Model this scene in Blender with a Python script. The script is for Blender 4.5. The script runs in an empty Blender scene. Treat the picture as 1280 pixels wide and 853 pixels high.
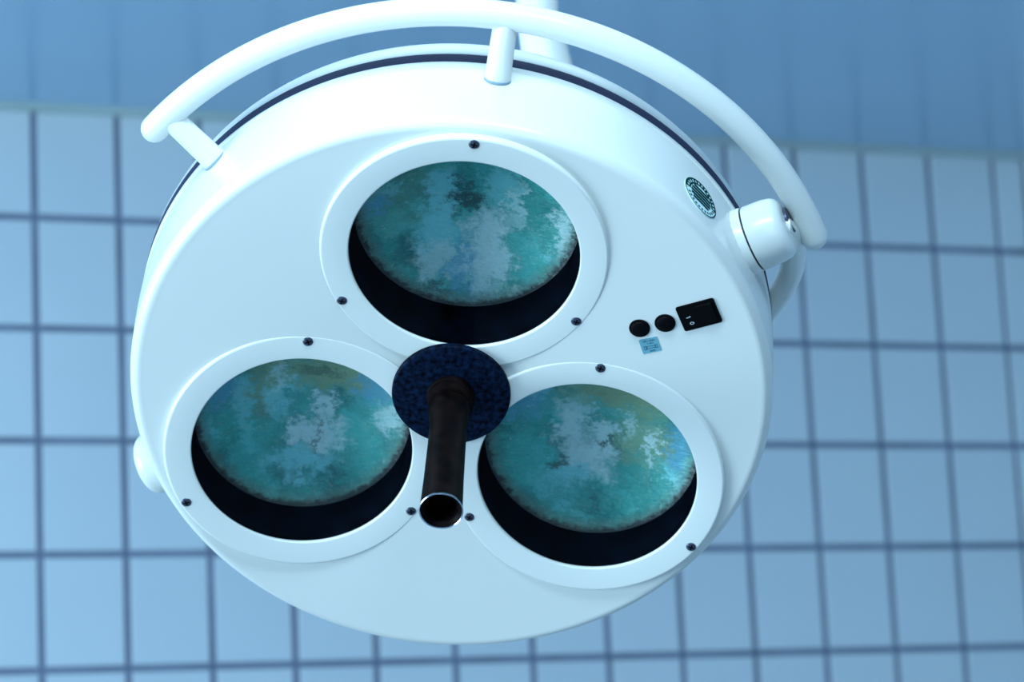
import bpy, bmesh, math, random
from mathutils import Matrix, Vector
random.seed(4)
C = bpy.context.scene.collection
sc = bpy.context.scene
PI = math.pi; rad = math.radians

# ------------------------------------------------------------------ camera, world, lights, exposure
H = 2.85                                   # room height (m); wall_back is the plane y = 0, room on the -y side
cam = bpy.data.cameras.new('camera'); camo = bpy.data.objects.new('camera', cam); C.objects.link(camo)
cam.sensor_width = 36.0; cam.lens = 3350.0 / 1280.0 * 36.0
CR = ((0.9350, 0.0470, -0.3515), (0.0188, 0.9832, 0.1814), (0.3542, -0.1762, 0.9184))   # camera axes against the wall's axes
W = Matrix((( CR[0][0], CR[1][0], CR[2][0]), (CR[0][2], CR[1][2], CR[2][2]), (-CR[0][1], -CR[1][1], -CR[2][1])))
cam_rot = W @ Matrix(((1, 0, 0), (0, -1, 0), (0, 0, -1)))
CAM = Vector((-0.8822, -4.5901, H - 1.2839))
camo.matrix_world = Matrix.Translation(CAM) @ cam_rot.to_4x4()
cam.dof.use_dof = True; cam.dof.focus_distance = 2.56; cam.dof.aperture_fstop = 4.8
cam.clip_start = 0.05
sc.camera = camo

world = bpy.data.worlds.new('world'); sc.world = world; world.use_nodes = True
bg = world.node_tree.nodes['Background']; bg.inputs[0].default_value = (0.35, 0.65, 1.0, 1); bg.inputs[1].default_value = 0.6

def area(name, loc, target, sx, sy, power, col):
    l = bpy.data.lights.new(name, 'AREA'); l.shape = 'RECTANGLE'; l.size = sx; l.size_y = sy
    l.energy = power; l.color = col
    o = bpy.data.objects.new(name, l); C.objects.link(o)
    o.location = loc; d = Vector(target) - Vector(loc); o.rotation_euler = d.to_track_quat('-Z', 'Y').to_euler()
    return o
KEY = (0.62, 0.87, 1.0); FILL = (0.38, 0.70, 1.0)
RX0, RX1, RY0 = -3.6, 2.023, -7.2
area('added_left_window_light', (-2.45, RY0 + 0.05, 1.25), (-2.45, 0, 1.25), 1.5, 2.3, 24, KEY)  # light of an unseen window added behind the camera, left
area('added_right_window_light', (0.0, RY0 + 0.05, 1.25), (0.0, 0, 1.25), 1.5, 2.3, 6, KEY)  # weaker light of a second added window, out of view
area('added_side_window_light', (RX0 + 0.05, -1.9, 1.45), (0, -1.6, 1.45), 1.8, 1.6, 140, KEY)  # unseen side window light added to brighten the left of the wall
area('added_luminaire_light', (-0.45, -3.10, 2.665), (0.0, -2.18, 1.95), 1.16, 0.26, 15.5, KEY)  # unseen luminaire light added so the lamp's side outshines its face
area('added_panel_light', (0.1, -2.2, H - 0.035), (0.1, -2.2, 0), 0.9, 0.9, 1.5, KEY)  # unseen panel light added to reach rail and back cover from above

vs = sc.view_settings
vs.view_transform = 'Standard'; vs.look = 'None'; vs.gamma = 1.0; vs.use_curve_mapping = False
vs.exposure = 0.2

# ------------------------------------------------------------------ materials
def nodes(m): return m.node_tree.nodes, m.node_tree.links
def mat(name, col, rough=0.4, metal=0.0, coat=0.0, spec=0.5, noise=0.0, nscale=30, bump=0.0, bscale=200, col2=None):
    m = bpy.data.materials.new(name); m.use_nodes = True; n, l = nodes(m)
    b = n['Principled BSDF']
    b.inputs['Base Color'].default_value = (*col, 1); b.inputs['Roughness'].default_value = rough
    b.inputs['Metallic'].default_value = metal; b.inputs['Coat Weight'].default_value = coat
    b.inputs['Coat Roughness'].default_value = 0.12; b.inputs['Specular IOR Level'].default_value = spec
    tc = n.new('ShaderNodeTexCoord')
    if noise or col2:
        t = n.new('ShaderNodeTexNoise'); t.inputs['Scale'].default_value = nscale; t.inputs['Detail'].default_value = 5
        l.new(tc.outputs['Object'], t.inputs['Vector'])
        r = n.new('ShaderNodeValToRGB'); r.color_ramp.elements[0].position = 0.35; r.color_ramp.elements[1].position = 0.68
        r.color_ramp.elements[0].color = (*[c * (1 - noise) for c in col], 1)
        r.color_ramp.elements[1].color = (*(col2 or col), 1)
        l.new(t.outputs['Fac'], r.inputs[0]); l.new(r.outputs[0], b.inputs['Base Color'])
    if bump:
        t = n.new('ShaderNodeTexNoise'); t.inputs['Scale'].default_value = bscale; t.inputs['Detail'].default_value = 2
        l.new(tc.outputs['Object'], t.inputs['Vector'])
        u = n.new('ShaderNodeBump'); u.inputs['Strength'].default_value = bump; u.inputs['Distance'].default_value = 0.001
        l.new(t.outputs['Fac'], u.inputs['Height']); l.new(u.outputs[0], b.inputs['Normal'])
    return m
M = {}
M['enamel'] = mat('white_enamel', (0.72, 0.75, 0.735), 0.30, coat=0.25, noise=0.015, nscale=6, bump=0.03, bscale=260)
M['bezel'] = mat('bezel_enamel', (0.73, 0.765, 0.75), 0.34, coat=0.2, noise=0.01, nscale=8)
M['gasket'] = mat('gasket_rubber', (0.028, 0.036, 0.085), 0.7, spec=0.2, noise=0.1, nscale=40)
M['seam'] = mat('dark_seam', (0.01, 0.012, 0.02), 0.6)
M['postseam'] = mat('post_seam_paint', (0.22, 0.33, 0.42), 0.6)
M['black'] = mat('black_plastic', (0.002, 0.002, 0.003), 0.5, spec=0.06)
M['well'] = mat('well_black', (0.0012, 0.0014, 0.003), 0.5, spec=0.0, noise=0.2, nscale=40, col2=(0.002, 0.004, 0.010))
M['handle'] = mat('handle_black', (0.002, 0.0015, 0.002), 0.45, spec=0.05, noise=0.4, nscale=60, col2=(0.009, 0.005, 0.005))
M['hub'] = mat('mottled_navy_hub', (0.001, 0.002, 0.007), 0.5, spec=0.04, noise=0.6, nscale=190, col2=(0.004, 0.014, 0.045))
M['screw'] = mat('dark_screw', (0.08, 0.09, 0.14), 0.3, metal=0.6, noise=0.3, nscale=300)
M['recess'] = mat('screw_recess', (0.002, 0.002, 0.003), 0.7, spec=0.1)
M['chrome'] = mat('chrome', (0.4, 0.46, 0.55), 0.25, metal=1.0)
M['label'] = mat('pale_blue_label', (0.13, 0.36, 0.46), 0.5)
M['ink'] = mat('dark_ink', (0.008, 0.03, 0.06), 0.5)
M['print'] = mat('pale_print', (0.45, 0.55, 0.6), 0.5)
M['teal'] = mat('teal_print', (0.002, 0.05, 0.055), 0.6, spec=0.05, noise=0.3, nscale=500)
M['seal'] = mat('pale_seal', (0.62, 0.86, 0.88), 0.45)
M['tile'] = mat('glazed_tile', (0.51, 0.61, 0.69), 0.28, coat=0.3, noise=0.03, nscale=3)
M['tile2'] = mat('glazed_tile_b', (0.495, 0.597, 0.68), 0.28, coat=0.3, noise=0.03, nscale=2)
M['grout'] = mat('dark_grout', (0.16, 0.205, 0.31), 0.8, noise=0.25, nscale=9)
M['ceiling'] = mat('satin_ceiling_paint', (0.27, 0.44, 0.62), 0.22, spec=0.45, noise=0.04, nscale=1.5)
M['plaster'] = mat('wall_plaster', (0.55, 0.66, 0.76), 0.7, noise=0.03, nscale=4)
M['floor'] = mat('floor_vinyl', (0.34, 0.39, 0.42), 0.5, noise=0.12, nscale=6)
M['cove'] = mat('cove_strip', (0.36, 0.47, 0.50), 0.5, noise=0.12, nscale=3)
M['frame'] = mat('added_window_frame_paint', (0.75, 0.8, 0.84), 0.4)

def glass_mat():
    m = bpy.data.materials.new('clear_glass'); m.use_nodes = True; n, l = nodes(m)
    n.remove(n['Principled BSDF']); out = n['Material Output']
    f = n.new('ShaderNodeFresnel'); f.inputs[0].default_value = 1.12
    t = n.new('ShaderNodeBsdfTransparent'); t.inputs[0].default_value = (0.97, 0.99, 0.99, 1)
    g = n.new('ShaderNodeBsdfGlossy'); g.inputs['Roughness'].default_value = 0.04
    x = n.new('ShaderNodeMixShader'); l.new(f.outputs[0], x.inputs[0]); l.new(t.outputs[0], x.inputs[1]); l.new(g.outputs[0], x.inputs[2])
    l.new(x.outputs[0], out.inputs[0]); return m
M['glass'] = glass_mat()

def reflector_mat(name, seed, patches):
    """mottled reflections painted into the colour of a rippled mirror bowl; patches = (u, v, ru, rv, strength, colour) in bowl radii"""
    m = bpy.data.materials.new(name); m.use_nodes = True; n, l = nodes(m); b = n['Principled BSDF']
    tc = n.new('ShaderNodeTexCoord')
    def math_(op, a, b_=None, c=None, clamp=False):
        k = n.new('ShaderNodeMath'); k.operation = op; k.use_clamp = clamp
        for i, v in enumerate((a, b_, c)):
            if v is None: continue
            if isinstance(v, (int, float)): k.inputs[i].default_value = v
            else: l.new(v, k.inputs[i])
        return k.outputs[0]
    def vm(op, a, b_):
        k = n.new('ShaderNodeVectorMath'); k.operation = op
        for i, v in enumerate((a, b_)):
            if isinstance(v, (tuple, list)): k.inputs[i].default_value = v
            else: l.new(v, k.inputs[i])
        return k
    def noise(vec, scale, detail, rough=0.55):
        t = n.new('ShaderNodeTexNoise'); t.inputs['Scale'].default_value = scale; t.inputs['Detail'].default_value = detail
        t.inputs['Roughness'].default_value = rough; l.new(vec, t.inputs['Vector']); return t
    def ramp(fac, stops):
        r = n.new('ShaderNodeValToRGB'); e = r.color_ramp.elements
        e[0].position, e[0].color = stops[0][0], (*stops[0][1], 1); e[1].position, e[1].color = stops[-1][0], (*stops[-1][1], 1)
        for p, c in stops[1:-1]: q = e.new(p); q.color = (*c, 1)
        l.new(fac, r.inputs[0]); return r.outputs[0]
    def mixc(f, a, b_):
        k = n.new('ShaderNodeMix'); k.data_type = 'RGBA'; l.new(f, k.inputs[0])
        for i, v in ((6, a), (7, b_)):
            if isinstance(v, (tuple, list)): k.inputs[i].default_value = (*v, 1)
            else: l.new(v, k.inputs[i])
        return k.outputs[2]
    uv = vm('MULTIPLY', tc.outputs['Object'], (1 / 0.106, 1 / 0.106, 0)).outputs[0]
    off = vm('ADD', uv, (seed * 3.1, seed * 1.7, seed)).outputs[0]
    fine = vm('MULTIPLY', off, (1.4, 1.9, 1.0)).outputs[0]
    d1 = noise(off, 4.5, 6, 0.7); d2 = noise(fine, 9.0, 6, 0.75)
    w1 = vm('SUBTRACT', d1.outputs['Color'], (0.5, 0.5, 0.5)).outputs[0]; w1 = vm('MULTIPLY', w1, (0.55, 0.75, 0)).outputs[0]
    w2 = vm('SUBTRACT', d2.outputs['Color'], (0.5, 0.5, 0.5)).outputs[0]; w2 = vm('MULTIPLY', w2, (0.5, 0.26, 0)).outputs[0]
    P = vm('ADD', vm('ADD', uv, w1).outputs[0], w2).outputs[0]
    q = vm('ADD', vm('MULTIPLY', P, (1.3, 1.0, 1.0)).outputs[0], (seed, seed * 2, 0)).outputs[0]
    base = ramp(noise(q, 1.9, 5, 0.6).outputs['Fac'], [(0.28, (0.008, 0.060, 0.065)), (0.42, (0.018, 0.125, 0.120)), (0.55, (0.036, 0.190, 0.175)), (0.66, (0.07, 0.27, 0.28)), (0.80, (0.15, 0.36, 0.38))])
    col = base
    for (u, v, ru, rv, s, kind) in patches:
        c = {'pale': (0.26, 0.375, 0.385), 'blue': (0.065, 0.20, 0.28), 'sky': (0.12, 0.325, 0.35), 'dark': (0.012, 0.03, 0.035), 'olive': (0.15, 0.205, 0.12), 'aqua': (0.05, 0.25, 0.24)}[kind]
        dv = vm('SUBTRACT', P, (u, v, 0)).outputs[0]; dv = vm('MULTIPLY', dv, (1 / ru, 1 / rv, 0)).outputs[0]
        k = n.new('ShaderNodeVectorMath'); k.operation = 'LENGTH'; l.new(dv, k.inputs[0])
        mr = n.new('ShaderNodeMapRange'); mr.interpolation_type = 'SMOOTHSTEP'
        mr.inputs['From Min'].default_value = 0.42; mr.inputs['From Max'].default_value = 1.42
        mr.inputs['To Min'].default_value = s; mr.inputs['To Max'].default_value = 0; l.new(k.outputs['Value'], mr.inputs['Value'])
        col = mixc(mr.outputs[0], col, c)  # each patch paints one reflected area into the base colour
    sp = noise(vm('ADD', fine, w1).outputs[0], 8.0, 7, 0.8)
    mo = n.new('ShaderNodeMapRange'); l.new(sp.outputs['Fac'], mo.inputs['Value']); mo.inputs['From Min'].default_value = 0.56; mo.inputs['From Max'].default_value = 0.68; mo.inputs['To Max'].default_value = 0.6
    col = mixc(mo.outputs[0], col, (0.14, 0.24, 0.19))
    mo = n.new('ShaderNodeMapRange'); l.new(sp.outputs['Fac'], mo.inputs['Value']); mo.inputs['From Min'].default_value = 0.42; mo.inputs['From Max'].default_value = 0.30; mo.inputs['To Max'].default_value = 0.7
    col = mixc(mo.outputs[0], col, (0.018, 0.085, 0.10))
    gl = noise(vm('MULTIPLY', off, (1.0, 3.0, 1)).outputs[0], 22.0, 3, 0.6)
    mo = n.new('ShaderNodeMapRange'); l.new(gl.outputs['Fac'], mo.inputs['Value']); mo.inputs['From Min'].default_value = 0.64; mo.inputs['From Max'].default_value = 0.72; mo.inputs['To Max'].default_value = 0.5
    col = mixc(mo.outputs[0], col, (0.22, 0.37, 0.38))  # fine pale streaks painted as glints
    # brownish fringe and ragged black edge painted for reflections along the bowl's rim
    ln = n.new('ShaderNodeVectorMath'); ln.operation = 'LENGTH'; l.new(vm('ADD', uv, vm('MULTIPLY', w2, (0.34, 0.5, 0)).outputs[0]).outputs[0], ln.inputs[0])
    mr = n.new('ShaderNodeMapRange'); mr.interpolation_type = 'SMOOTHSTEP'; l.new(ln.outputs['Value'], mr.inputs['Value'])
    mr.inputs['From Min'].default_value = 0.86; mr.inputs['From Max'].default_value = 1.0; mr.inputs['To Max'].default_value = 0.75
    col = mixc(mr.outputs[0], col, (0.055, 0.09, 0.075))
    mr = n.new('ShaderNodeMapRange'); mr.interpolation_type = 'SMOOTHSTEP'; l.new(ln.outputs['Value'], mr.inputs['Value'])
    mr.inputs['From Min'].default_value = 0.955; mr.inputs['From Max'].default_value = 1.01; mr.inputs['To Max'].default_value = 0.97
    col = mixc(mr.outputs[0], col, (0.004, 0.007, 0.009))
    hs = n.new('ShaderNodeHueSaturation'); hs.inputs['Value'].default_value = 2.6; hs.inputs['Saturation'].default_value = 1.1; l.new(col, hs.inputs['Color']); col = hs.outputs[0]
    l.new(col, b.inputs['Base Color'])
    b.inputs['Metallic'].default_value = 0.04; b.inputs['Roughness'].default_value = 0.25; b.inputs['Coat Weight'].default_value = 0.5; b.inputs['Coat Roughness'].default_value = 0.08
    rp = noise(vm('MULTIPLY', off, (1.6, 3.0, 1)).outputs[0], 5.0, 5, 0.65)
    u_ = n.new('ShaderNodeBump'); u_.inputs['Strength'].default_value = 0.6; u_.inputs['Distance'].default_value = 0.004
    l.new(rp.outputs['Fac'], u_.inputs['Height']); l.new(u_.outputs[0], b.inputs['Normal'])
    return m

# ------------------------------------------------------------------ mesh helpers
def obj(name, bm, m, parent=None, smooth=True, matrix=None, sharp=40):
    me = bpy.data.meshes.new(name); bmesh.ops.recalc_face_normals(bm, faces=bm.faces)
    if smooth:
        for f in bm.faces: f.smooth = True
        for e in bm.edges:
            if len(e.link_faces) == 2 and e.calc_face_angle(0) > rad(sharp): e.smooth = False
    bm.to_mesh(me); bm.free()
    for k in (m if isinstance(m, (list, tuple)) else [m]): me.materials.append(k)
    o = bpy.data.objects.new(name, me); C.objects.link(o)
    if parent: o.parent = parent
    if matrix is not None: o.matrix_basis = matrix
    return o
def dup(o, parent, matrix=None):
    c = o.copy(); C.objects.link(c); c.parent = parent
    if matrix is not None: c.matrix_basis = matrix
    return c
def frame(origin, z, x=None):
    z = Vector(z).normalized(); x = Vector(x) if x is not None else (Vector((1, 0, 0)) if abs(z.x) < 0.9 else Vector((0, 1, 0)))
    x = (x - z * x.dot(z)).normalized(); y = z.cross(x)
    m = Matrix((x, y, z)).transposed().to_4x4(); m.translation = Vector(origin); return m
def lathe(bm, prof, n=96, mtx=Matrix(), close=False, mi=0, keep=None):
    """prof: (r, z) points turned about z; r = 0 gives a pole"""
    rings = []
    for r, z in prof:
        if r < 1e-7: rings.append([bm.verts.new(mtx @ Vector((0, 0, z)))])
        else: rings.append([bm.verts.new(mtx @ Vector((r * math.cos(2 * PI * i / n), r * math.sin(2 * PI * i / n), z))) for i in range(n)])
    pairs = list(zip(rings, rings[1:])) + ([(rings[-1], rings[0])] if close else [])
    for a, b in pairs:
        for i in range(n):
            j = (i + 1) % n
            vs_ = [a[i], a[j], b[j], b[i]] if len(a) > 1 and len(b) > 1 else ([a[0], b[j], b[i]] if len(a) == 1 else [a[i], a[j], b[0]])
            if keep:
                c = sum((v.co for v in vs_), Vector()) / len(vs_)
                if not keep(c): continue
            bm.faces.new(vs_).material_index = mi
def arc(cx, cz, r, a0, a1, k=6):
    return [(cx + r * math.cos(rad(a0 + (a1 - a0) * i / k)), cz + r * math.sin(rad(a0 + (a1 - a0) * i / k))) for i in range(k + 1)]
def tube(bm, pts, radii, n=24, caps='round'):
    pts = [Vector(p) for p in pts]; N = len(pts)
    if not isinstance(radii, (list, tuple)): radii = [radii] * N
    tans = [(pts[min(i + 1, N - 1)] - pts[max(i - 1, 0)]).normalized() for i in range(N)]
    if caps == 'round':
        cr = []
        for s, p, t, r in ((0, pts[0], -tans[0], radii[0]), (1, pts[-1], tans[-1], radii[-1])):
            cr.append([(p + t * r * math.sin(rad(a)), r * math.cos(rad(a))) for a in (15, 30, 45, 60, 72, 82)])
        pre = [(p, r, tans[0]) for p, r in reversed(cr[0])]; post = [(p, r, tans[-1]) for p, r in cr[1]]
    else: pre, post = [], []
    seq = pre + [(p, r, t) for p, r, t in zip(pts, radii, tans)] + post
    nrm = seq[0][2].orthogonal().normalized(); rings = []
    for p, r, t in seq:
        nrm = (nrm - t * nrm.dot(t)).normalized(); b = t.cross(nrm)
        rings.append([bm.verts.new(p + r * (nrm * math.cos(2 * PI * i / n) + b * math.sin(2 * PI * i / n))) for i in range(n)])
    for a, b in zip(rings, rings[1:]):
        for i in range(n): bm.faces.new((a[i], a[(i + 1) % n], b[(i + 1) % n], b[i]))
    bm.faces.new(rings[0]); bm.faces.new(rings[-1])
def box(bm, lo, hi, mtx=Matrix(), mi=0):
    vs_ = [bm.verts.new(mtx @ Vector((x, y, z))) for x in (lo[0], hi[0]) for y in (lo[1], hi[1]) for z in (lo[2], hi[2])]
    for f in ((0, 1, 3, 2), (4, 6, 7, 5), (0, 4, 5, 1), (2, 3, 7, 6), (0, 2, 6, 4), (1, 5, 7, 3)): bm.faces.new([vs_[i] for i in f]).material_index = mi
def prism(bm, poly, z0, z1, mtx=Matrix(), mi=0, inset=0.0):
    """poly (x, y) between z0 (front, slightly inset) and z1"""
    cx = sum(p[0] for p in poly) / len(poly); cy = sum(p[1] for p in poly) / len(poly)
    def sh(p):
        d = math.hypot(p[0] - cx, p[1] - cy) or 1; k = (d - inset) / d; return (cx + (p[0] - cx) * k, cy + (p[1] - cy) * k)
    a = [bm.verts.new(mtx @ Vector((*sh(p), z0))) for p in poly]; b = [bm.verts.new(mtx @ Vector((*p, z1))) for p in poly]
    bm.faces.new(a).material_index = mi; bm.faces.new(b[::-1]).material_index = mi
    for i in range(len(poly)): bm.faces.new((a[i], b[i], b[(i + 1) % len(poly)], a[(i + 1) % len(poly)])).material_index = mi
def rrect(w, h, r, k=5, cx=0, cy=0):
    out = []
    for sx, sy, a0 in ((1, 1, 0), (-1, 1, 90), (-1, -1, 180), (1, -1, 270)):
        for i in range(k + 1):
            a = rad(a0 + 90 * i / k); out.append((cx + sx * (w / 2 - r) + r * math.cos(a), cy + sy * (h / 2 - r) + r * math.sin(a)))
    return out
def text(name, s, size, m, parent, mtx, extrude=0.00004, sx=1.0):
    cu = bpy.data.curves.new(name, 'FONT'); cu.body = s; cu.size = size; cu.extrude = extrude; cu.align_x = 'CENTER'; cu.align_y = 'CENTER'
    t = bpy.data.objects.new(name, cu); C.objects.link(t)
    me = bpy.data.meshes.new_from_object(t.evaluated_get(bpy.context.evaluated_depsgraph_get()))
    bpy.data.objects.remove(t); bpy.data.curves.remove(cu)
    me.name = name; me.materials.clear(); me.materials.append(m)
    o = bpy.data.objects.new(name, me); C.objects.link(o); o.parent = parent
    o.matrix_basis = mtx @ Matrix.Diagonal((sx, 1, 1, 1)); return o

# ------------------------------------------------------------------ the room
def struct(name, bm, m, parent=None, label=None, cat=None):
    o = obj(name, bm, m, parent, smooth=False)
    if parent is None: o['kind'] = 'structure'; o['label'] = label; o['category'] = cat
    return o
TW, TH, GAP = 0.15, 0.1987, 0.0115
bm = bmesh.new(); box(bm, (RX0 - 0.1, 0.0, 0), (RX1 + 0.1, 0.12, H))
wall_back = struct('wall_back', bm, M['grout'], label='tiled rear wall of blue glazed portrait tiles with dark grout lines behind the lamp', cat='wall')
def tile_mesh(w, h, m, nm):
    b = bmesh.new(); d = 0.0025; f = 0.0015
    box(b, (-w / 2, -d, -h / 2), (w / 2, 0.001, h / 2))
    for v in b.verts:
        if v.co.y < -d / 2: v.co.x *= (w - 2 * f) / w; v.co.z *= (h - 2 * f) / h
    me = bpy.data.meshes.new(nm); bmesh.ops.recalc_face_normals(b, faces=b.faces); b.to_mesh(me); b.free(); me.materials.append(m); return me
tms = [tile_mesh(TW - GAP, TH - GAP, M[k], 'tile') for k in ('tile', 'tile2')]
half = 0.5 * TW - GAP
tmh = tile_mesh(half, TH - GAP, M['tile'], 'tile')
for j in range(9):
    for i in range(-6, 13):
        o = bpy.data.objects.new('tile', random.choice(tms)); C.objects.link(o); o.parent = wall_back
        o.location = ((i + 0.5) * TW, -0.0006 * random.random(), H - (j + 0.5) * TH)
        o.rotation_euler = (random.gauss(0, 0.0025), 0, random.gauss(0, 0.0025))
    o = bpy.data.objects.new('tile', tmh); C.objects.link(o); o.parent = wall_back; o.location = (13 * TW + GAP / 2 + half / 2 - 0.002, -0.0003, H - (j + 0.5) * TH)
bm = bmesh.new()
for j in range(15):
    for i in range(-24, 13):
        if j < 9 and i >= -6: continue
        z1 = H - j * TH - GAP / 2; z0 = max(0.005, z1 - TH + GAP)
        if z1 - z0 < 0.02: continue
        box(bm, (i * TW + GAP / 2, -0.0025, z0), ((i + 1) * TW - GAP / 2, 0.0, z1))
o = struct('tile_field', bm, M['tile'], wall_back); o['kind'] = 'stuff'

bm = bmesh.new(); box(bm, (RX1, RY0, 0), (RX1 + 0.12, 0, H))
wall_right = struct('wall_right', bm, M['grout'], label='right side wall of the room with blue tiles', cat='wall')
bm = bmesh.new()
for j in range(15):
    for i in range(48):
        z1 = H - j * TH - GAP / 2; z0 = max(0.005, z1 - TH + GAP)
        if z1 - z0 < 0.02: continue
        box(bm, (RX1 - 0.0025, -(i + 1) * TW + GAP / 2 - 0.004, z0), (RX1, -i * TW - GAP / 2 - 0.004, z1))
o = struct('tile_field', bm, M['tile'], wall_right); o['kind'] = 'stuff'
def wall_with_holes(name, horiz, fixed, thick, a0, a1, holes, label):
    """wall as piers, sills and lintels round the added window openings; horiz = 'x' or 'y'"""
    b = bmesh.new(); cur = a0
    def put(p0, p1, z0, z1):
        if horiz == 'x': box(b, (p0, fixed - thick, z0), (p1, fixed, z1))
        else: box(b, (fixed - thick, p0, z0), (fixed, p1, z1))
    for (h0, h1, z0, z1) in holes:
        put(cur, h0, 0, H); put(h0, h1, 0, z0); put(h0, h1, z1, H); cur = h1
    put(cur, a1, 0, H)
    return struct(name, b, M['plaster'], label=label, cat='wall')
wall_with_holes('wall_front', 'x', RY0, 0.15, RX0 - 0.1, RX1 + 0.1, [(-3.2, -1.7, 0.1, 2.4), (-0.75, 0.75, 0.1, 2.4)], 'plain wall behind the camera with two added windows')
wall_with_holes('wall_left', 'y', RX0, 0.15, RY0, 0.0, [(-2.8, -1.0, 0.65, 2.25)], 'plain left side wall with one added window')
def window(name, horiz, fixed, h0, h1, z0, z1, label):  # frames of the unseen windows added as light sources
    b = bmesh.new(); t = 0.05
    def put(p0, p1, q0, q1):
        if horiz == 'x': box(b, (p0, fixed - 0.1, q0), (p1, fixed - 0.04, q1))
        else: box(b, (fixed - 0.1, p0, q0), (fixed - 0.04, p1, q1))
    put(h0, h1, z0, z0 + t); put(h0, h1, z1 - t, z1); put(h0, h0 + t, z0 + t, z1 - t); put(h1 - t, h1, z0 + t, z1 - t)
    m_ = (h0 + h1) / 2; put(m_ - t / 2, m_ + t / 2, z0 + t, z1 - t)
    w = struct(name, b, M['frame'], label=label, cat='window')
window('added_window_1', 'x', RY0, -3.2, -1.7, 0.1, 2.4, 'tall white framed window added for light on the left of the wall behind the camera')
window('added_window_2', 'x', RY0, -0.75, 0.75, 0.1, 2.4, 'tall white framed window added for light on the right of the wall behind the camera')
window('added_window_3', 'y', RX0, -2.8, -1.0, 0.65, 2.25, 'white framed window added for light in the left side wall')
bm = bmesh.new(); box(bm, (RX0 - 0.15, RY0 - 0.15, H), (RX1 + 0.15, 0.15, H + 0.1))
struct('ceiling', bm, M['ceiling'], label='smooth satin blue ceiling above the tiled wall', cat='ceiling')
bm = bmesh.new(); box(bm, (RX0 - 0.15, RY0 - 0.15, -0.1), (RX1 + 0.15, 0.15, 0))
struct('floor', bm, M['floor'], label='smooth grey blue vinyl floor', cat='floor')
bm = bmesh.new(); box(bm, (RX0, -0.030, H - 0.009), (RX1, -0.0025, H)); box(bm, (RX0, -0.040, H - 0.004), (RX1, -0.030, H))
struct('trim_1', bm, M['cove'], label='thin pale strip where the tiled rear wall meets the ceiling', cat='trim')

# unseen luminaire added to brighten the lamp's side wall (above the frame)
def luminaire():
    t = bpy.data.objects.new('added_luminaire', None); C.objects.link(t); t.location = (-0.45, -3.14, H)
    t['label'] = 'added unseen angled luminaire brightening the surgical lamp from above and in front'; t['category'] = 'ceiling light'
    aim = frame((0, -0.02, -0.13), (-0.36, -0.74, 0.57), (0.90, -0.44, 0))
    b = bmesh.new(); box(b, (-0.62, -0.16, -0.02), (0.62, 0.16, 0.05)); obj('added_luminaire_body', b, M['frame'], t, smooth=False, matrix=aim)
    for x in (-0.4, 0.4):
        b = bmesh.new(); tube(b, [(x * 0.90, -0.44 * x - 0.03, -0.12), (x * 0.90, -0.44 * x - 0.03, 0.0)], 0.012, 12, caps='flat')
        obj('stem', b, M['frame'], t)
luminaire()
b = bmesh.new(); box(b, (-0.5, -0.5, -0.03), (0.5, 0.5, 0.0)); pnl = obj('added_ceiling_panel', b, M['frame'], smooth=False); pnl.location = (0.1, -2.2, H)  # unseen panel added for top light on the lamp
pnl['label'] = 'added unseen square light panel straight above the surgical lamp'; pnl['category'] = 'ceiling light'

# ------------------------------------------------------------------ the surgical lamp, in its own frame: x right, y down the face, z into the body
LR = Matrix(((0.9983, -0.0500, 0.0309), (0.0588, 0.8291, -0.5560), (0.0022, 0.5568, 0.8306)))
LT = Vector((-0.0602, 0.0683, 2.5835))
lamp = bpy.data.objects.new('surgical_lamp', None); C.objects.link(lamp); lamp.empty_display_size = 0.1
Lm = (W @ LR).to_4x4(); Lm.translation = W @ LT + CAM
lamp.matrix_world = Lm
lamp['label'] = 'round white three-lens surgical lamp with curved grab rail hanging before the tiled wall'; lamp['category'] = 'lamp'
def P(r, a, h): return Vector((r * math.cos(rad(a)), r * math.sin(rad(a)), h))
def part(name, bm, m, label=None, parent=lamp, matrix=None, sharp=40):
    o = obj(name, bm, m, parent, matrix=matrix, sharp=sharp)
    if label: o['label'] = label
    return o
RO, RC, HL, TAU = math.degrees(0.0388), 0.1609, 0.0232, 0.0923
lens_frames = []
for ang in (-90, 150, 30):
    a = rad(ang + RO); e = Vector((math.cos(a), math.sin(a), 0)); tn = Vector((-math.sin(a), math.cos(a), 0)); nz = Vector((0, 0, 1))
    e2 = e * math.cos(TAU) - nz * math.sin(TAU); n2 = nz * math.cos(TAU) + e * math.sin(TAU)
    x = e2 * math.cos(a) - tn * math.sin(a); y = e2 * math.sin(a) + tn * math.cos(a)
    m = Matrix((x, y, n2)).transposed().to_4x4(); m.translation = e * RC + n2 * HL; lens_frames.append(m)

# housing: shallow cone face, rounded rim, side wall flaring to a lip
face = [(r, 0.0402 - 0.0795 * r) for r in [0.012 + 0.2880 * i / 60 for i in range(61)]]
prof = face + arc(0.3000, 0.0277, 0.0122, -90 + 5, 0, 8)[1:]
prof += [(0.3126, 0.036), (0.3133, 0.045), (0.3140, 0.056), (0.3146, 0.067), (0.3150, 0.078), (0.3152, 0.088), (0.3152, 0.097), (0.3150, 0.105), (0.3147, 0.111), (0.3146, 0.1145), (0.3155, 0.1155), (0.3161, 0.1185), (0.3161, 0.1210), (0.3157, 0.1221), (0.300, 0.1221)]
prof[0] = (0.0, prof[0][1])
inv = [m.inverted() for m in lens_frames]
def keep(c):
    if c.z > 0.045 or math.hypot(c.x, c.y) > 0.2999: return True
    return all(math.hypot(*(iv @ c).xy) > 0.1185 for iv in inv)
bm = bmesh.new(); lathe(bm, prof, 240, keep=keep)
part('housing', bm, M['enamel'], 'white enamelled round lamp housing')
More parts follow.
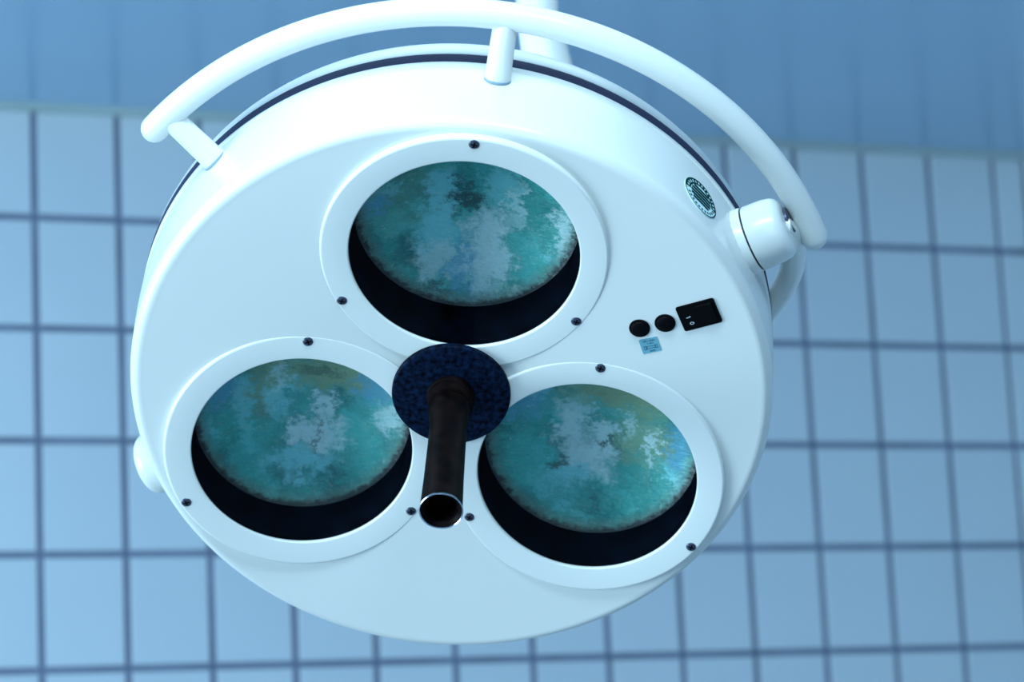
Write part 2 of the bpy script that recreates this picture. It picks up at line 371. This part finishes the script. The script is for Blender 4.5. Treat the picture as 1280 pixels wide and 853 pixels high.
bm = bmesh.new(); lathe(bm, [(0.290, 0.1195), (0.3155, 0.1195), (0.3164, 0.1225), (0.3166, 0.1355), (0.3155, 0.1375), (0.290, 0.1375)], 200, close=True)
part('gasket', bm, M['gasket'], 'dark blue-grey rubber gasket')
bm = bmesh.new()
lathe(bm, [(0.292, 0.1362), (0.3158, 0.1362), (0.3165, 0.1370)] + [(0.2365 + 0.080 * math.cos(rad(t)), 0.1378 + 0.080 * math.sin(rad(t))) for t in range(6, 91, 6)] + [(0.1, 0.220), (0.0, 0.221)], 200)
part('back_cover', bm, M['enamel'], 'white domed back cover')

# lenses
bez = bmesh.new()
lathe(bez, [(0.1090, 0.0075), (0.1090, 0.0012)] + arc(0.1104, 0.0006, 0.0014, 180, 270, 4) + [(0.1335, -0.0014)] + arc(0.1335, 0.0012, 0.0026, 270, 360, 6) + [(0.1361, 0.0150), (0.1175, 0.0150), (0.1175, 0.0075)], 160, close=True)
bezel0 = part('lens_bezel', bez, M['bezel'], 'flat white ring around the lens', matrix=lens_frames[0])
bezels = [bezel0] + [dup(bezel0, lamp, f) for f in lens_frames[1:]]
# screw: pan head with a cross recess
sb = bmesh.new()
lathe(sb, [(0.0, -0.0006), (0.0012, -0.0006), (0.0032, -0.0004), (0.0045, 0.0001), (0.0052, 0.0009), (0.0054, 0.0020), (0.0054, 0.0035)], 32, mi=0)
for k in range(2):
    box(sb, (-0.0030, -0.00075, -0.00072), (0.0030, 0.00075, 0.0004), Matrix.Rotation(k * PI / 2 + 0.12, 4, 'Z'), 1)
screw0 = None
for bzl in bezels:
    for a3 in (-90, 150, 30):
        a = rad(a3 - 0.2) + 0.0388
        mt = Matrix.Translation((0.1294 * math.cos(a), 0.1294 * math.sin(a), -0.0020)) @ Matrix.Rotation(random.uniform(-.5, .5), 4, 'Z')
        if screw0 is None:
            screw0 = obj('screw', sb, [M['screw'], M['recess']], bzl, matrix=mt); screw0['label'] = 'black cross-head screw'
        else: dup(screw0, bzl, mt)
gb = bmesh.new(); lathe(gb, [(0.0, 0.0018), (0.05, 0.0019), (0.1089, 0.0024)], 96)
glass0 = obj('lens_glass', gb, M['glass'], bezels[0]); glass0['label'] = 'clear protective glass disc'
wb = bmesh.new(); lathe(wb, [(0.1086, 0.0026), (0.1086, 0.0640), (0.1050, 0.0640)], 128)
well0 = obj('lens_well', wb, M['well'], bezels[0]); well0['label'] = 'black inner wall of the lens opening'
PT = []  # reflection patches to paint into each bowl
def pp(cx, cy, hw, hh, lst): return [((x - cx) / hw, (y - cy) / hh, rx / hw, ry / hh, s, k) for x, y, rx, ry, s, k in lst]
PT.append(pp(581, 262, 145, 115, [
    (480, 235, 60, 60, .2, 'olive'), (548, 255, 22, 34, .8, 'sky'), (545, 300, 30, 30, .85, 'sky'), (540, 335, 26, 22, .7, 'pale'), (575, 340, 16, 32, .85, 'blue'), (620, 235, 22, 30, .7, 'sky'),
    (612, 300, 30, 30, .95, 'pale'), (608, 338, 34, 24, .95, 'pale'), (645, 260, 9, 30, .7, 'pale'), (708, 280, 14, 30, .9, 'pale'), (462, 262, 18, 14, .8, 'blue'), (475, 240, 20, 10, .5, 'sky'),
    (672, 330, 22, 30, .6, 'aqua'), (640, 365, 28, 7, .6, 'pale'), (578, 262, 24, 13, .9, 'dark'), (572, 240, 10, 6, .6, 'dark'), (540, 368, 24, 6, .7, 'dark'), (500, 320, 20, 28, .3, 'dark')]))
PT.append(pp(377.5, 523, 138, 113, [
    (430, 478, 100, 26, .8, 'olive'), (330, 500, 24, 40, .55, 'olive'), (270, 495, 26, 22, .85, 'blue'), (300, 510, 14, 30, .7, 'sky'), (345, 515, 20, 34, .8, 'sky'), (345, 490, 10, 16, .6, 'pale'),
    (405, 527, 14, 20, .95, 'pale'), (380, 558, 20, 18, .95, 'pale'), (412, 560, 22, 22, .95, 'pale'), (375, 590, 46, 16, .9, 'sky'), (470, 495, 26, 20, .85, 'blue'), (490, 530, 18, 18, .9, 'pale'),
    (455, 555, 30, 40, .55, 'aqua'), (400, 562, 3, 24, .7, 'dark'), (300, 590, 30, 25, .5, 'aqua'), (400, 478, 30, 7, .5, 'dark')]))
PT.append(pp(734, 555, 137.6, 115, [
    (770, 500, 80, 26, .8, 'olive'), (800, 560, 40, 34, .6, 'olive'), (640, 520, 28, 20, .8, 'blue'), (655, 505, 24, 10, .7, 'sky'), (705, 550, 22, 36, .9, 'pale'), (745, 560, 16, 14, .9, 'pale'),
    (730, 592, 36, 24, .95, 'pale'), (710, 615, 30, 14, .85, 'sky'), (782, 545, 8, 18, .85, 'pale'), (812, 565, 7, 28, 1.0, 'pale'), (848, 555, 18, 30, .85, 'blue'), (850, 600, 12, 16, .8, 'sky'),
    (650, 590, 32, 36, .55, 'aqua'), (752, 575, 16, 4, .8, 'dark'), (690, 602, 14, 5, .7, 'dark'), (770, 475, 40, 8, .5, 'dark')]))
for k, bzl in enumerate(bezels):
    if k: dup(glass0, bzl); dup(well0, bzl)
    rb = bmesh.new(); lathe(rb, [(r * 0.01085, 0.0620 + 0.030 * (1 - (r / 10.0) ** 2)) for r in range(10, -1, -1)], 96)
    rf = obj('reflector', rb, reflector_mat('reflector_painted_reflection_%s' % 'abc'[k], (2.3, 7.7, 12.4)[k], PT[k]), bzl)
    rf['label'] = 'reflector behind the glass with mottled teal reflections painted in'

# hub disc and sterile handle
bm = bmesh.new(); lathe(bm, [(0.0, 0.0268), (0.052, 0.0266)] + arc(0.0555, 0.0290, 0.0024, 270, 360, 4) + [(0.0579, 0.0325), (0.056, 0.0345), (0.0, 0.0345)], 96)
part('hub_disc', bm, M['hub'], 'mottled dark navy round hub plate')
bm = bmesh.new()
lathe(bm, [(0.0, 0.027), (0.0236, 0.027), (0.0238, 0.0235), (0.0226, 0.0228), (0.0222, 0.0205), (0.0230, 0.0198), (0.0229, 0.0172), (0.0214, 0.0165), (0.0210, 0.0140), (0.0216, 0.0132), (0.0213, 0.0108), (0.0195, 0.0100), (0.0, 0.0100)], 64)
part('collar', bm, M['handle'], 'ridged black collar of the handle')
bm = bmesh.new()
lathe(bm, [(0.0, 0.010), (0.0170, 0.0100), (0.0196, 0.0060), (0.0203, -0.0010), (0.0197, -0.0090), (0.0184, -0.0150), (0.0180, -0.0250), (0.0181, -0.060), (0.0187, -0.110), (0.0195, -0.1450), (0.0200, -0.1560), (0.0192, -0.1568), (0.0160, -0.1545), (0.0140, -0.150), (0.0132, -0.130), (0.0, -0.129)], 64)
HA = Matrix.Rotation(0.0, 4, 'X')
hd = part('handle', bm, M['handle'], 'black tubular sterilisable handle with open end', matrix=HA)
bm = bmesh.new(); lathe(bm, [(0.01985, -0.1555), (0.0205, -0.1560), (0.0206, -0.1572), (0.0199, -0.1580), (0.0192, -0.1572)], 64, close=True)
o = obj('end_ring', bm, M['chrome'], hd); o['label'] = 'thin bright rim at the open end'

# grab rail
bm = bmesh.new(); A0, A1 = -141.6, -24.8
tube(bm, [P(0.3753, A0 + (A1 - A0) * i / 90, 0.1065) for i in range(91)], [0.0133] * 91, 28)
rail = part('grab_rail', bm, M['enamel'], 'thick curved white tube rail with rounded ends')
for ang, b0 in ((-138.6, (0.3120, 0.0960)), (-84.9, (0.3120, 0.0950))):
    bm = bmesh.new(); p0, p1 = P(b0[0] - 0.004, ang, b0[1]), P(0.3740, ang, 0.1065)
    tube(bm, [p0 + (p1 - p0) * t / 6 for t in range(7)], [0.0124, 0.0123, 0.0121, 0.0119, 0.0118, 0.0117, 0.0117], 28, caps='flat')
    d = (p1 - p0).normalized(); q = P(0.3120, ang, b0[1])
    o = part('rail_post', bm, M['enamel'], None)
    bm = bmesh.new(); tube(bm, [P(0.3140, ang, b0[1]), P(0.3156, ang, b0[1] + 0.0003)], 0.01275, 28, caps='flat'); part('post_seam', bm, M['postseam'], parent=o)

# pivot joint on the right, pivot cap on the left, the yoke between them
JA, JH = -29.7, 0.0900
fr = frame(P(0.0, JA, JH), P(1, JA, 0), (0, 0, 1))
bm = bmesh.new(); lathe(bm, [(0.0, 0.300), (0.0330, 0.300), (0.0330, 0.3200), (0.0322, 0.3222), (0.0, 0.3222)], 64)
pv = part('pivot_flange', bm, M['enamel'], None, matrix=fr)
bm = bmesh.new(); lathe(bm, [(0.0, 0.321), (0.0310, 0.321), (0.0310, 0.3250), (0.0, 0.3250)], 64)
part('pivot_seam', bm, M['seam'], 'thin black seam of the pivot joint', matrix=fr)
bm = bmesh.new(); lathe(bm, [(0.0, 0.3240), (0.0318, 0.3240), (0.0324, 0.3252), (0.0318, 0.345)] + arc(0.0190, 0.3480, 0.0120, 0, 90, 8) + [(0.0, 0.3605)], 64)
part('pivot_knob', bm, M['enamel'], 'short fat white cylinder of the pivot joint', matrix=fr)
bm = bmesh.new(); lathe(bm, [(0.0, 0.357), (0.0135, 0.357), (0.0135, 0.3625), (0.0120, 0.3640), (0.0, 0.3640)], 32)
b2 = frame(P(0.0, JA, JH + 0.007), P(1, JA, 0), (0, 0, 1))
part('pivot_bolt', bm, M['screw'], 'dark metal bolt between joint and rail', matrix=b2)
LA, LH = 153.6, 0.0900
fl = frame(P(0.0, LA, LH), P(1, LA, 0), (0, 0, 1))
bm = bmesh.new(); lathe(bm, [(0.0, 0.300), (0.0320, 0.300), (0.0320, 0.334)] + arc(0.0200, 0.3360, 0.0120, 0, 90, 8) + [(0.0, 0.3490)], 64)
part('pivot_cap', bm, M['enamel'], 'rounded white cap opposite the pivot joint', matrix=fl)
a_ = P(1, JA, 0); v_ = LR.transposed() @ Vector((0, 0.47, 1.0)); v_ = (v_ - a_ * a_.dot(v_)).normalized()
yk = [Vector((0, 0, JH)) + (0.355 if s < 90 else 0.320) * math.cos(rad(s)) * a_ + 0.275 * math.sin(rad(s)) * v_ for s in range(0, 177, 4)]
bm = bmesh.new(); tube(bm, [P(0.338, JA, JH)] + yk + [P(0.335, LA, LH)], 0.0120, 24)
part('yoke', bm, M['enamel'], 'curved white tube yoke running behind the housing')
mid = Vector((0, 0, JH)) + 0.275 * v_
pa, pb, pc = Vector((0.0856, -0.0411, 0.589)), Vector((0.0646, -0.0945, 0.661)), Vector((0.0251, -0.3568, 0.8609))
up = Vector((-0.1043, -0.7148, 0.6915))
bm = bmesh.new(); k1 = mid + up * 0.05 + v_ * 0.10; pts = []
q0, q1, q2, q3 = mid, mid + v_ * 0.22, pa - up * 0.24, pa - up * 0.05
for i in range(25):
    t = i / 24; pts.append(q0 * (1 - t) ** 3 + q1 * 3 * t * (1 - t) ** 2 + q2 * 3 * t * t * (1 - t) + q3 * t ** 3)
tube(bm, pts, 0.022, 24)
part('lower_arm', bm, M['enamel'], 'white tube joining yoke and hanging arm')
top = pa + (pc - pa) * 1.0
ax = (pc - pa).normalized()
bm = bmesh.new(); tube(bm, [pa - ax * 0.07, pa - ax * 0.05, pa, pb, pb + (pc - pb) * 0.3, pc], [0.020, 0.028, 0.0300, 0.0245, 0.0235, 0.0235], 32)
part('hanging_arm', bm, M['enamel'], 'pale tapered arm rising to the ceiling')
Li = Lm.inverted(); wc = Lm @ pc
ctr = Vector((wc.x, wc.y, H)); cm = Li @ (Matrix.Translation(ctr))
bm = bmesh.new(); lathe(bm, [(0.0, 0.0), (0.10, 0.0), (0.10, -0.02), (0.092, -0.03), (0.035, -0.05), (0.0, -0.05)], 48)
part('ceiling_canopy', bm, M['enamel'], 'round white plate fixing the arm to the ceiling', matrix=cm)

# controls on the face
SL = math.atan(0.0795)
def face_frame(r, a, tw, lift=0.0):
    """z points into the body; x runs along direction tw (degrees) on the face"""
    h = 0.0402 - 0.0795 * r - lift
    n = Vector((0.0795 * math.cos(rad(a)), 0.0795 * math.sin(rad(a)), 1)).normalized()
    return frame(P(r, a, h), n, (math.cos(rad(tw)), math.sin(rad(tw)), 0))
from math import hypot, atan2, degrees
def pol(x, y): return hypot(x, y), degrees(atan2(y, x))
FO = (0.0, 0.0)
for i, (x, y) in enumerate(((0.1765, -0.0935), (0.2001, -0.1024))):
    r, a = pol(x, y); bm = bmesh.new()
    lathe(bm, [(0.0, -0.0030), (0.0070, -0.0030), (0.0078, -0.0024), (0.0080, -0.0016), (0.0097, -0.0014), (0.0101, -0.0006), (0.0101, 0.003), (0.0, 0.003)], 40)
    box(bm, (-0.0060, -0.0008, -0.0034), (0.0060, 0.0008, -0.0028))
    part('fuse_cap', bm, M['black'], 'round black fuse cap', matrix=face_frame(r, a, -18))
r, a = pol(0.2310, -0.1162); fs = face_frame(r, a, -24.5)
bm = bmesh.new(); prism(bm, rrect(0.0388, 0.0290, 0.0022), -0.0016, 0.003, inset=0.0006)
sw = part('switch_panel', bm, M['black'], 'black rectangular rocker switch plate', matrix=fs)
bm = bmesh.new(); prism(bm, rrect(0.0160, 0.0220, 0.0012, cx=0.0078), -0.0034, -0.001, inset=0.0008); part('rocker', bm, M['black'], parent=sw)
MIR = Matrix.Diagonal((1, 1, 1, 1)) @ Matrix.Rotation(PI, 4, 'X')      # text lies facing the viewer (-z)
bm = bmesh.new(); box(bm, (-0.0022, -0.0004, -0.00175), (0.0022, 0.0004, -0.0015), Matrix.Translation((-0.0103, -0.0005, 0)) @ Matrix.Rotation(-0.1, 4, 'Z'))
box(bm, (0.0010, -0.0012, -0.00175), (0.0018, 0.0002, -0.0015), Matrix.Translation((-0.0103, -0.0005, 0))); obj('printed_line', bm, M['print'], sw)
bm = bmesh.new(); lathe(bm, [(0.0012, -0.00175), (0.0019, -0.00175), (0.0019, -0.0015), (0.0012, -0.0015)], 20, Matrix.Translation((-0.0092, 0.0068, 0)) @ Matrix.Diagonal((1.15, 0.8, 1, 1)), close=True)
obj('printed_circle', bm, M['print'], sw)
r, a = pol(0.1880, -0.0748); fb = face_frame(r, a, -21)
bm = bmesh.new(); prism(bm, rrect(0.0185, 0.0170, 0.0014), -0.0004, 0.0006, inset=0.0001)
st = part('fuse_sticker', bm, M['label'], 'small pale blue sticker with fuse symbol and print', matrix=fb)
def ts(s, y, size, x=0.0, sx=1.0): return text('lettering', s, size, M['ink'], st, Matrix.Translation((x, y, -0.00046)) @ MIR, sx=sx)
ts('UR1-16364', -0.0054, 0.0027, 0.0, 0.95); ts('T B L', -0.0023, 0.0026, 0.0010, 1.2); ts('250V', 0.0064, 0.0026, 0.0008, 1.1)
bm = bmesh.new(); zz = (-0.00052, -0.0003); y0, y1 = 0.0001, 0.0040; t_ = 0.00035
for (x0, x1, ya, yb) in ((-0.0062, -0.0040, y0, y1), (0.0046, 0.0068, y0, y1), (-0.0040, 0.0046, y0 + 0.0006, y1 - 0.0006)):
    for b_ in ((x0, ya, x1, ya + t_), (x0, yb - t_, x1, yb), (x0, ya, x0 + t_, yb), (x1 - t_, ya, x1, yb)):
        box(bm, (b_[0], b_[1], zz[0]), (b_[2], b_[3], zz[1]))
obj('fuse_symbol', bm, M['ink'], st)

# round seal on the side wall
SA, SH = -44.4, 0.0605
fsd = frame(P(0.31445, SA, SH), P(-1, SA, 0) + Vector((0, 0, 0.058)), P(1, SA + 90, 0))      # x tangential, y = z cross x
def curved(bm):
    for v in bm.verts: v.co.z += 0.31262 - math.sqrt(max(0.0, 0.31262 ** 2 - v.co.x ** 2))
bm = bmesh.new(); lathe(bm, [(0.0, -0.0004)] + [(0.0225 * i / 8, -0.0004) for i in range(1, 9)] + [(0.0226, 0.0004)], 48); curved(bm)
seal = part('round_sticker', bm, M['seal'], 'round teal and white approval seal sticker', matrix=fsd)
bm = bmesh.new()
def seg(r0, r1, a0, a1, z0=-0.0006, z1=-0.0004, k=3):
    for i in range(k):
        b0, b1 = rad(a0 + (a1 - a0) * i / k), rad(a0 + (a1 - a0) * (i + 1) / k)
        vs_ = [bm.verts.new((r * math.cos(b), r * math.sin(b), z0)) for r, b in ((r0, b0), (r1, b0), (r1, b1), (r0, b1))]; bm.faces.new(vs_)
YS = 1 if (fsd.to_3x3() @ Vector((0, 1, 0))).z > 0 else -1            # +1: local y runs towards the back of the lamp
up_a = 90 * YS
seg(0.0212, 0.0226, 0, 360, k=60)
seg(0.0150, 0.0215, up_a - 95, up_a + 95, k=40)                      # dark upper band of the ring
for i in range(11): seg(0.0168, 0.0196, -up_a - 80 + i * 14, -up_a - 72 + i * 14, k=1)
for i in range(5):
    yy = -0.010 + i * 0.0048; hw = math.sqrt(0.0148 ** 2 - yy ** 2) * 0.96
    for s_ in range(10):
        xa, xb = -hw + 2 * hw * s_ / 10, -hw + 2 * hw * (s_ + 1) / 10
        bm.faces.new([bm.verts.new((x, y, -0.0006)) for x, y in ((xa, yy - 0.0020), (xb, yy - 0.0020), (xb, yy + 0.0020), (xa, yy + 0.0020))])
curved(bm); obj('seal_print', bm, M['teal'], seal)
bm = bmesh.new()
for i in range(13):
    aa = up_a - 84 + i * 14
    seg(0.0170, 0.0200, aa - 2, aa + 2, z0=-0.0008, k=1)
    if i % 3 != 1: seg(0.0178, 0.0185, aa - 4, aa + 4, z0=-0.0008, k=1)
curved(bm); obj('seal_lettering', bm, M['seal'], seal)
